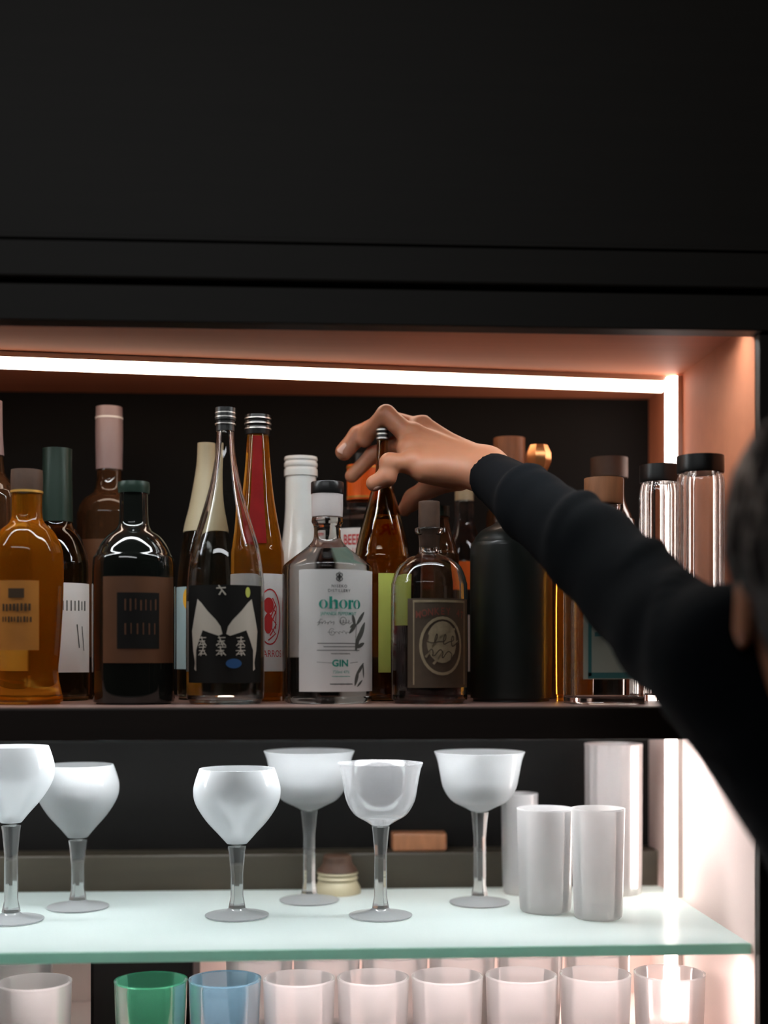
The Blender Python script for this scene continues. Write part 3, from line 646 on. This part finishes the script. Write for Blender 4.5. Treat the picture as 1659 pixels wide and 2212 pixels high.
# ------------------------------------------------------------------ implicit surfaces for the person
class Field:
    def __init__(s, lo, hi, h):
        s.lo = np.array(lo, np.float32); s.h = h
        s.n = np.ceil((np.array(hi) - np.array(lo)) / h).astype(int) + 1
        s.f = np.full(s.n, .05, np.float32)
    def _sub(s, lo, hi, pad):
        i0 = np.clip(np.floor((np.array(lo) - pad - s.lo) / s.h).astype(int), 0, s.n); i1 = np.clip(np.ceil((np.array(hi) + pad - s.lo) / s.h).astype(int) + 1, 0, s.n)
        if (i1 <= i0).any(): return None, None
        ax = [s.lo[k] + s.h * np.arange(i0[k], i1[k], dtype=np.float32) for k in range(3)]
        return tuple(slice(a, b) for a, b in zip(i0, i1)), (ax[0][:, None, None], ax[1][None, :, None], ax[2][None, None, :])
    def _mix(s, sl, d, k, cut=False):
        a = s.f[sl]
        if cut: a = -a
        hh = np.maximum(k - np.abs(a - d), 0) / k
        r = np.minimum(a, d) - hh * hh * k * .25
        s.f[sl] = -r if cut else r
    def cone(s, a, b, ra, rb, k=.006, cut=False):
        a, b = np.array(a, np.float32), np.array(b, np.float32); R = max(ra, rb)
        sl, g = s._sub(np.minimum(a, b) - R, np.maximum(a, b) + R, k + 4 * s.h)
        if sl is None: return
        ab = b - a; L = float(ab @ ab) or 1e-9
        t = np.clip(((g[0] - a[0]) * ab[0] + (g[1] - a[1]) * ab[1] + (g[2] - a[2]) * ab[2]) / L, 0, 1)
        d = np.sqrt((g[0] - a[0] - t * ab[0]) ** 2 + (g[1] - a[1] - t * ab[1]) ** 2 + (g[2] - a[2] - t * ab[2]) ** 2) - (ra + (rb - ra) * t)
        s._mix(sl, d, k, cut)
    def ellip(s, c, r, Rm=None, k=.006, cut=False):
        c, r = np.array(c, np.float32), np.array(r, np.float32); R = float(r.max())
        sl, g = s._sub(c - R, c + R, k + 4 * s.h)
        if sl is None: return
        p = [g[i] - c[i] for i in range(3)]
        if Rm is not None: p = [p[0] * Rm[i][0] + p[1] * Rm[i][1] + p[2] * Rm[i][2] for i in range(3)]
        q = np.sqrt((p[0] / r[0]) ** 2 + (p[1] / r[1]) ** 2 + (p[2] / r[2]) ** 2)
        q2 = np.sqrt((p[0] / r[0] ** 2) ** 2 + (p[1] / r[1] ** 2) ** 2 + (p[2] / r[2] ** 2) ** 2) + 1e-9
        s._mix(sl, q * (q - 1) / q2, k, cut)
    def chain(s, pts, rad, k=.004):
        for i in range(len(pts) - 1): s.cone(pts[i], pts[i + 1], rad[i], rad[i + 1], k)
    def plane(s, c, n):                       # keep the side the normal points to
        n = np.array(n, np.float32); n /= np.linalg.norm(n)
        ax = [s.lo[k] + s.h * np.arange(s.n[k], dtype=np.float32) for k in range(3)]
        d = (ax[0][:, None, None] - c[0]) * n[0] + (ax[1][None, :, None] - c[1]) * n[1] + (ax[2][None, None, :] - c[2]) * n[2]
        s.f = np.maximum(s.f, -d)
    def mesh(s):
        f = s.f; f[0] = f[-1] = .05; f[:, 0] = f[:, -1] = .05; f[:, :, 0] = f[:, :, -1] = .05
        ins = f < 0; c = ins[:-1, :-1, :-1].astype(np.int8)
        offs = [(i, j, k) for i in (0, 1) for j in (0, 1) for k in (0, 1)]
        nx, ny, nz = f.shape; cnt = np.zeros((nx - 1, ny - 1, nz - 1), np.int8)
        for i, j, k in offs: cnt += ins[i:nx - 1 + i, j:ny - 1 + j, k:nz - 1 + k]
        I = np.argwhere((cnt > 0) & (cnt < 8))
        ids = np.full(cnt.shape, -1, np.int32); ids[tuple(I.T)] = np.arange(len(I))
        vals = {o: f[I[:, 0] + o[0], I[:, 1] + o[1], I[:, 2] + o[2]] for o in offs}
        pos = np.zeros((len(I), 3)); num = np.zeros(len(I))
        for o in offs:
            for ax in range(3):
                if o[ax]: continue
                q = list(o); q[ax] = 1; q = tuple(q); a, b = vals[o], vals[q]; m = (a < 0) != (b < 0)
                t = a[m] / (a[m] - b[m]); pt = np.tile(np.array(o, float), (m.sum(), 1)); pt[:, ax] += t
                pos[m] += pt; num[m] += 1
        V = (I + pos / num[:, None]) * s.h + s.lo
        Fs = []
        for ax in range(3):
            a = np.moveaxis(ins, ax, 0); e = a[:-1] != a[1:]; E = np.argwhere(e); sgn = a[:-1][e]
            u, v = [(1, 2), (2, 0), (0, 1)][ax]
            full = np.zeros_like(E); full[:, ax] = E[:, 0]; rest = [k for k in range(3) if k != ax]; full[:, rest[0]] = E[:, 1]; full[:, rest[1]] = E[:, 2]
            ok = (full[:, u] > 0) & (full[:, v] > 0); full, sg = full[ok], sgn[ok]
            def cell(du, dv):
                q = full.copy(); q[:, u] += du; q[:, v] += dv; return ids[q[:, 0], q[:, 1], q[:, 2]]
            Q = np.stack([cell(-1, -1), cell(0, -1), cell(0, 0), cell(-1, 0)], 1); Q[~sg] = Q[~sg][:, ::-1]
            Fs.append(Q)
        return V, np.concatenate(Fs)
def join(parts):
    V, Fc, n = [], [], 0
    for v, f in parts:
        V.append(v); n0 = n; n += len(v)
        Fc += (f + n0).tolist()
    return np.concatenate(V), Fc
def np_obj(name, VF, m, parent, origin=(0, 0, 0)):
    V, Fc = VF; V = V - np.array(origin)
    me = bpy.data.meshes.new(name); me.vertices.add(len(V)); me.vertices.foreach_set('co', V.astype(np.float32).ravel())
    me.loops.add(Fc.size); me.loops.foreach_set('vertex_index', Fc.astype(np.int32).ravel())
    me.polygons.add(len(Fc)); me.polygons.foreach_set('loop_start', np.arange(0, Fc.size, Fc.shape[1], dtype=np.int32))
    me.update(calc_edges=True); me.validate(); me.polygons.foreach_set('use_smooth', [True] * len(me.polygons)); me.materials.append(m)
    o = bpy.data.objects.new(name, me); C.objects.link(o); o.parent = parent; return o

# ------------------------------------------------------------------ the person reaching in from the right
P = lambda px, py, Y: np.array(pix(px, py, Y))
wrist = P(1052, 1016, 1.405)
mcp = {'index': P(908, 926, 1.463), 'middle': P(888, 944, 1.447), 'ring': P(884, 972, 1.435), 'pinky': P(890, 1000, 1.420)}
# sleeve path (centre, radius)
SL = [(P(1062, 1030, 1.390), .0250), (P(1152, 1095, 1.310), .035), (P(1278, 1190, 1.225), .0435), (P(1370, 1283, 1.165), .0455), (P(1455, 1372, 1.095), .0490), (P(1584, 1440, 1.02), .0515)]
shoulder = SL[-1][0]
ear = P(1606, 1308, .95)
hr = np.array([.985, -.17, 0]); hf = np.array([.17, .985, 0]); up = np.array([0, 0, 1.])     # head right / forward
head = ear + hr * .073 + up * .012
neck_b = head + np.array([.035, -.005, -.185])
pelvis = np.array([.60, .86, .90])
other = neck_b + np.array([.20, -.09, -.03])                                                  # far shoulder
def HD(r, f, u): return head + hr * r + hf * f + up * u
HR = [hr, hf, up]

fh = Field((-.02, 1.12, 1.44), (.36, 1.54, 1.71), .0014)
fh.cone(wrist + np.array([0, .010, .004]), mcp['index'], .0180, .0118, .012); fh.cone(wrist + np.array([0, .004, .004]), mcp['middle'], .0175, .0118, .012)
fh.cone(wrist, mcp['ring'], .0180, .0112, .012); fh.cone(wrist + np.array([0, -.006, -.008]), mcp['pinky'], .0175, .0108, .012)
fh.cone(mcp['index'], mcp['middle'], .0115, .0115, .006); fh.cone(mcp['middle'], mcp['ring'], .0115, .011, .006); fh.cone(mcp['ring'], mcp['pinky'], .011, .0105, .006)
fh.ellip(P(948, 1008, 1.425), (.030, .020, .015), k=.012)            # heel of the hand
fh.cone(P(985, 1030, 1.42), P(915, 1018, 1.415), .0135, .0115, .010)
# forearm runs up the sleeve
fh.cone(wrist, SL[1][0], .0205, .027, .012); fh.cone(wrist + np.array([0, .008, .008]), SL[1][0], .016, .024, .012); fh.cone(SL[1][0], SL[2][0], .027, .036, .01)
def digit(pts, rad, k=.0045): fh.chain(pts, rad, k)
digit([mcp['index'], P(838, 906, 1.480), P(774, 941, 1.486), P(743, 976, 1.484)], [.0112, .0105, .0106, .0098])
digit([mcp['middle'], P(834, 896, 1.452), P(797, 932, 1.473), P(788, 952, 1.476)], [.0118, .0105, .0090, .0078])
digit([mcp['ring'], P(858, 960, 1.482), P(806, 982, 1.487), P(760, 1028, 1.492)], [.0108, .0095, .0088, .0078])
digit([mcp['pinky'], P(842, 1000, 1.412), P(836, 1030, 1.412), P(808, 1044, 1.416)], [.0112, .0104, .0098, .0088])
digit([P(992, 1030, 1.430), P(938, 1044, 1.462), P(894, 1078, 1.484), P(874, 1100, 1.486)], [.0150, .0128, .0105, .0080], .008)
for nm, k in (('index', .0022), ('middle', .0024), ('ring', .0022)):  # tendons on the back of the hand
    a = mcp[nm] + np.array([.006, -.004, .0105]); fh.cone(a, wrist + np.array([-.01, -.004, .016]), k, .002, .006)
for nm in mcp: fh.ellip(mcp[nm] + np.array([0, -.003, .004]), (.0095, .009, .009), k=.006)
hand = fh.mesh()

elbow = other + np.array([.10, -.03, -.29])
fb = Field((.22, .74, 1.06), (.82, 1.20, 1.66), .0026)
fb.cone(shoulder, SL[4][0], .045, .040, .01); fb.cone(SL[4][0], SL[3][0], .040, .038, .01); fb.cone(other, elbow, .046, .036, .01)
k = .012
fb.ellip(HD(0, -.006, .022), (.074, .092, .092), HR, k); fb.ellip(HD(0, .022, -.040), (.060, .070, .080), HR, .02)
fb.ellip(HD(0, .060, -.088), (.030, .028, .026), HR, .02)            # chin
fb.ellip(HD(0, .080, .030), (.050, .020, .020), HR, .015)            # brow
fb.cone(HD(0, .092, .016), HD(0, .110, -.022), .008, .0125, .008); fb.ellip(HD(.010, .098, -.026), (.009, .010, .007), HR, .005); fb.ellip(HD(-.010, .098, -.026), (.009, .010, .007), HR, .005)
for sx in (-1, 1):
    fb.ellip(HD(sx * .032, .094, .010), (.017, .012, .011), HR, .008, cut=True)   # eye sockets
    fb.ellip(HD(sx * .042, .070, -.026), (.022, .022, .020), HR, .012)            # cheeks
    fb.ellip(HD(sx * .074, -.004, -.012), (.008, .019, .032), HR, .005)           # ears
    fb.ellip(HD(sx * .083, .002, -.008), (.006, .010, .018), HR, .004, cut=True)
fb.ellip(HD(0, .092, -.054), (.021, .010, .0045), HR, .005); fb.ellip(HD(0, .090, -.064), (.018, .010, .006), HR, .005)
fb.cone(HD(0, -.020, -.060), neck_b, .054, .056, .02)
fb.cone(neck_b, shoulder + np.array([.03, 0, -.01]), .050, .045, .03); fb.cone(neck_b, other, .050, .045, .03)
body_top = fb.mesh()

fr = Field((.58, .60, .74), (1.02, 1.16, 1.22), .0024)               # far forearm and hand
wr2 = elbow + np.array([-.06, .20, -.10])
d = (wr2 - elbow) / np.linalg.norm(wr2 - elbow); sd = np.cross(d, up); sd /= np.linalg.norm(sd); nn = np.cross(sd, d)
fr.cone(other, elbow, .046, .036, .01); fr.cone(elbow, wr2, .036, .024, .01)
for i, (off, L, r) in enumerate(((-.030, .070, .0085), (-.010, .080, .009), (.010, .076, .009), (.029, .062, .008))):
    kn = wr2 + d * .088 + sd * off; fr.cone(wr2 + sd * off * .4, kn, .019, .012, .012)
    m1 = kn + d * L * .5 - nn * .006; fr.chain([kn, m1, kn + d * L * .85 - nn * .022], [.0105, r, r * .85], .004)
tb = wr2 + d * .025 - sd * .022; fr.chain([tb, tb + d * .035 - sd * .026 - nn * .008, tb + d * .066 - sd * .034 - nn * .018], [.016, .012, .0085], .008)
arm2 = fr.mesh()

feet = np.array([.62, .84, 0])
person = thing('person', 'person in a dark navy sweater, back turned, reaching up for the brown bottle', 'person', tuple(feet))
def bridge(A, B, cut_a, na, cut_b, nb):
    """trim both surfaces and stitch the open rims into one continuous skin"""
    V, Fc = join([A, B]); n = len(A[0]); bm = bmesh.new(); lay = bm.verts.layers.int.new('side')
    vs = [bm.verts.new(v) for v in V.astype(float)]
    for q in Fc: bm.faces.new([vs[i] for i in q])
    for i, v in enumerate(vs): v[lay] = int(i >= n)
    rims = []
    for side, c, nn_ in ((0, cut_a, na), (1, cut_b, nb)):
        vv = [v for v in bm.verts if v[lay] == side]; ee = list({e for v in vv for e in v.link_edges}); ff = list({f_ for v in vv for f_ in v.link_faces})
        res = bmesh.ops.bisect_plane(bm, geom=vv + ee + ff, plane_co=tuple(c), plane_no=tuple(nn_), clear_outer=True)
        rims += [e for e in res['geom_cut'] if isinstance(e, bmesh.types.BMEdge) and e.is_boundary]
    bmesh.ops.bridge_loops(bm, edges=rims)
    bmesh.ops.triangulate(bm, faces=bm.faces[:]); bm.verts.index_update()
    Vo = np.array([v.co[:] for v in bm.verts]); Fo = np.array([[v.index for v in f_.verts] for f_ in bm.faces]); bm.free()
    return Vo, Fo
def unit(v): return v / np.linalg.norm(v)
d1 = unit(SL[2][0] - SL[1][0]); d2 = unit(SL[3][0] - SL[4][0])
skin_ = bridge(hand, body_top, SL[1][0] + (SL[2][0] - SL[1][0]) * .7, d1, SL[4][0] + (SL[3][0] - SL[4][0]) * .6, d2)
d3 = unit(elbow - other)
skin_ = bridge(skin_, arm2, other + (elbow - other) * .42, d3, other + (elbow - other) * .55, -d3)
def PO(name, VF, m): return np_obj(name, VF, m, person, feet)
PO('body', skin_, M['skin'])
# hair
f = Field(tuple(head - .16), tuple(head + .19), .0024)
f.ellip(HD(0, -.012, .040), (.083, .104, .106), HR, .01)
f.ellip(HD(0, -.048, -.026), (.065, .058, .070), HR, .02)
f.ellip(HD(0, .110, -.045), (.078, .095, .085), HR, .012, cut=True)
for sx in (-1, 1): f.ellip(HD(sx * .078, .006, -.022), (.018, .030, .040), HR, .006, cut=True)
rnd = np.random.RandomState(4)
for i in range(420):                                                   # fine locks falling from the crown
    a, e = rnd.uniform(0, 2 * PI), math.asin(rnd.uniform(-.05, .99))
    if math.sin(a) > .35 and e < .75: continue
    pts = []
    for j in range(4):
        q = e - .16 * j; aa = a + .05 * j * math.sin(i); o_ = 1.0 + .012 * math.sin(i * 1.7 + j)
        pts.append(HD(math.cos(aa) * math.cos(q) * .083 * o_, math.sin(aa) * math.cos(q) * .104 * o_ - .012, math.sin(q) * .106 * o_ + .040))
    f.chain(pts, [.0035, .0050, .0042, .0022], .0025)
for i in range(200):                                                   # the nape
    a = rnd.uniform(-.95, .95); u0 = rnd.uniform(-.085, .025); rr_ = .066
    p0 = HD(math.sin(a) * rr_ * .98, -.050 - math.cos(a) * .060, u0); p1 = HD(math.sin(a) * rr_ * .92, -.046 - math.cos(a) * .056, u0 - .024)
    f.cone(p0, p1, .0042, .0020, .0025)
PO('hair', f.mesh(), M['hair'])
for sx in (-1, 1):
    c = HD(sx * .032, .080, .010)
    for nm, r_, dd, mm in (('eye', .0125, 0, 'eye'), ('iris', .0065, .0068, 'iris')):
        bm = bmesh.new(); bmesh.ops.create_uvsphere(bm, u_segments=20, v_segments=12, radius=r_)
        bm_obj(nm, bm, M[mm], person, smooth=True, loc=tuple(c + hf * dd - feet))
f = Field(tuple(HD(0, .09, -.06) - .04), tuple(HD(0, .09, -.06) + .04), .0012)
f.ellip(HD(0, .0935, -.055), (.020, .0098, .0040), HR, .002); f.ellip(HD(0, .0925, -.0635), (.017, .0098, .0050), HR, .002)
PO('lips', f.mesh(), M['lip'])
# fingernails
def nail(base, tip, nrm, w, l, rad):
    base, tip, nrm = np.array(base), np.array(tip), np.array(nrm, float); ax = (tip - base) / np.linalg.norm(tip - base)
    nrm -= ax * (nrm @ ax); nrm /= np.linalg.norm(nrm); sdv = np.cross(ax, nrm); V, Fc = [], []
    for j in range(9):
        for i in range(9):
            x = (i - 4) / 4; y = (j - 4) / 4; rr = math.sqrt(max(1 - abs(y) ** 3, 0)) * .95 + .05
            V.append(tip - feet + sdv * (x * w * rr) + ax * (y * l) + nrm * (rad * .985 + .0006 - .0042 * (x * rr) ** 2 - .0012 * max(y, 0) ** 2))
    for j in range(8):
        for i in range(8): Fc.append((j * 9 + i, j * 9 + i + 1, j * 9 + 10 + i, j * 9 + 9 + i))
    o = mesh_obj('fingernail', V, Fc, M['nail'], person); m = o.modifiers.new('t', 'SOLIDIFY'); m.thickness = .0006; return o
nail(P(776, 940, 1.486), P(743, 976, 1.484), (-.45, -1, .25), .0062, .0070, .0099)
nail(P(836, 1030, 1.412), P(812, 1042, 1.415), (-.1, -.55, -1), .0048, .0052, .0088)
# sweater
f = Field((.12, .62, .80), (1.06, 1.46, 1.66), .0042)
for (a, ra), (b_, rb) in zip(SL, SL[1:]): f.cone(a, b_, ra, rb, .012)
for i, tt, ph in ((0, .8, .3), (1, .75, .5), (2, .85, -.2), (4, .1, .4)):   # soft creases round the sleeve
    a, ra = SL[i]; b_, rb = SL[i + 1]; axd = (b_ - a) / np.linalg.norm(b_ - a); c0 = a + (b_ - a) * tt; rr = ra + (rb - ra) * tt
    e1 = np.cross(axd, up); e1 /= np.linalg.norm(e1); e2 = np.cross(axd, e1); pts = []
    for j in range(9):
        q = math.radians(-70 + 140 * j / 8) + ph; w_ = math.sin(PI * (j + .6) / 9.2)
        pts.append(c0 + axd * ((.02 + .022 * i) * (j / 8 - .5)) - (e1 * math.sin(q) * -1 + e2 * math.cos(q)) * (rr - .0075 + .0022 * w_))
    f.chain(pts, [.0075] * 9, .010)
f.cone(SL[0][0] + np.array([.006, -.004, -.004]), SL[0][0] + np.array([.018, -.014, -.012]), .0262, .0275, .006)   # cuff rib
f.cone(neck_b + np.array([0, 0, -.035]), shoulder, .068, .062, .03); f.cone(neck_b + np.array([0, 0, -.035]), other, .068, .062, .03)
ch = neck_b + np.array([.125, -.02, -.20])
sh2 = (other - shoulder) / np.linalg.norm(other - shoulder)
for sgn, top in ((-1, shoulder + sh2 * .10), (1, other - sh2 * .02)):
    rib = ch + sh2 * sgn * .062; hip = pelvis + np.array([sgn * .062, 0, .05])
    f.cone(top + np.array([0, 0, -.03]), rib, .060, .094, .03); f.cone(rib, (rib + hip) / 2, .094, .088, .03); f.cone((rib + hip) / 2, hip, .088, .100, .03)
f.cone(other, elbow, .060, .050, .02); f.cone(elbow, elbow + (wr2 - elbow) * .86, .050, .034, .02)
f.cone(neck_b + np.array([-.004, .004, .016]), neck_b + np.array([0, 0, -.02]), .0595, .066, .01)          # neckband
ax = SL[1][0] - SL[0][0]; f2 = f
cuff = SL[0][0] - ax / np.linalg.norm(ax) * .004
V, Fc = None, None
f.ellip(cuff - ax / np.linalg.norm(ax) * .024, (.030, .030, .030), None, .003, cut=True)
PO('sweater', f.mesh(), M['knit'])
# trousers, shoes
f = Field((.42, .62, .02), (.82, 1.06, 1.0), .006)
f.ellip(pelvis, (.150, .110, .10), None, .03)
for sx in (-1, 1):
    h0 = pelvis + np.array([sx * .085, 0, -.03]); kn = np.array([pelvis[0] + sx * .10, .87, .48]); an = np.array([.62 + sx * .11, .84, .07])
    f.cone(h0, kn, .088, .062, .03); f.cone(kn, an, .064, .055, .03)
PO('trousers', f.mesh(), M['trous'])
for sx in (-1, 1):
    f = Field((.62 + sx * .11 - .07, .74, -.01), (.62 + sx * .11 + .07, 1.08, .14), .004); x = .62 + sx * .11
    f.cone((x, .83, .050), (x, .99, .030), .046, .030, .02); f.cone((x, .84, .05), (x, .84, .10), .045, .046, .02); f.cone((x, .80, .022), (x, 1.0, .020), .034, .034, .01); f.plane((0, 0, .001), (0, 0, 1))
    PO('shoe', f.mesh(), M['shoe'])

# ------------------------------------------------------------------ light
w = bpy.data.worlds.new('World'); bpy.context.scene.world = w; w.use_nodes = True
w.node_tree.nodes['Background'].inputs[0].default_value = (1, .86, .72, 1); w.node_tree.nodes['Background'].inputs[1].default_value = .008
def area(name, loc, target, sx, sy, power, col):
    l = bpy.data.lights.new(name, 'AREA'); l.shape = 'RECTANGLE'; l.size = sx; l.size_y = sy; l.energy = power; l.color = col
    o = bpy.data.objects.new(name, l); C.objects.link(o); o.location = loc
    o.rotation_euler = (Vector(target) - Vector(loc)).to_track_quat('-Z', 'Y').to_euler(); return o
area('front_fill', (-.45, -.35, 2.35), (0, 1.35, 1.45), 1.7, .10, 4.8, (.95, .98, 1))  # unseen area light added as front fill for labels and hand

# ------------------------------------------------------------------ camera
cam = bpy.data.cameras.new('Camera'); co = bpy.data.objects.new('Camera', cam); C.objects.link(co)
co.location = (0, 0, EYE); co.rotation_euler = (PI / 2, 0, -YAW)
cam.sensor_width = 36; cam.sensor_fit = 'AUTO'; cam.lens = F / 2212 * 36
cam.shift_y = (HY - 1106) / 2212
cam.clip_start = .05
cam.dof.use_dof = True; cam.dof.focus_distance = 1.40; cam.dof.aperture_fstop = 1.7
sc = bpy.context.scene; sc.camera = co
sc.view_settings.view_transform = 'Standard'; sc.view_settings.look = 'None'; sc.view_settings.gamma = 1; sc.view_settings.exposure = 0
sc.cycles.max_bounces = 24; sc.cycles.transmission_bounces = 24; sc.cycles.glossy_bounces = 6; sc.cycles.diffuse_bounces = 4
sc.cycles.sample_clamp_indirect = 6; sc.cycles.use_denoising = True; sc.cycles.caustics_reflective = True; sc.cycles.caustics_refractive = True
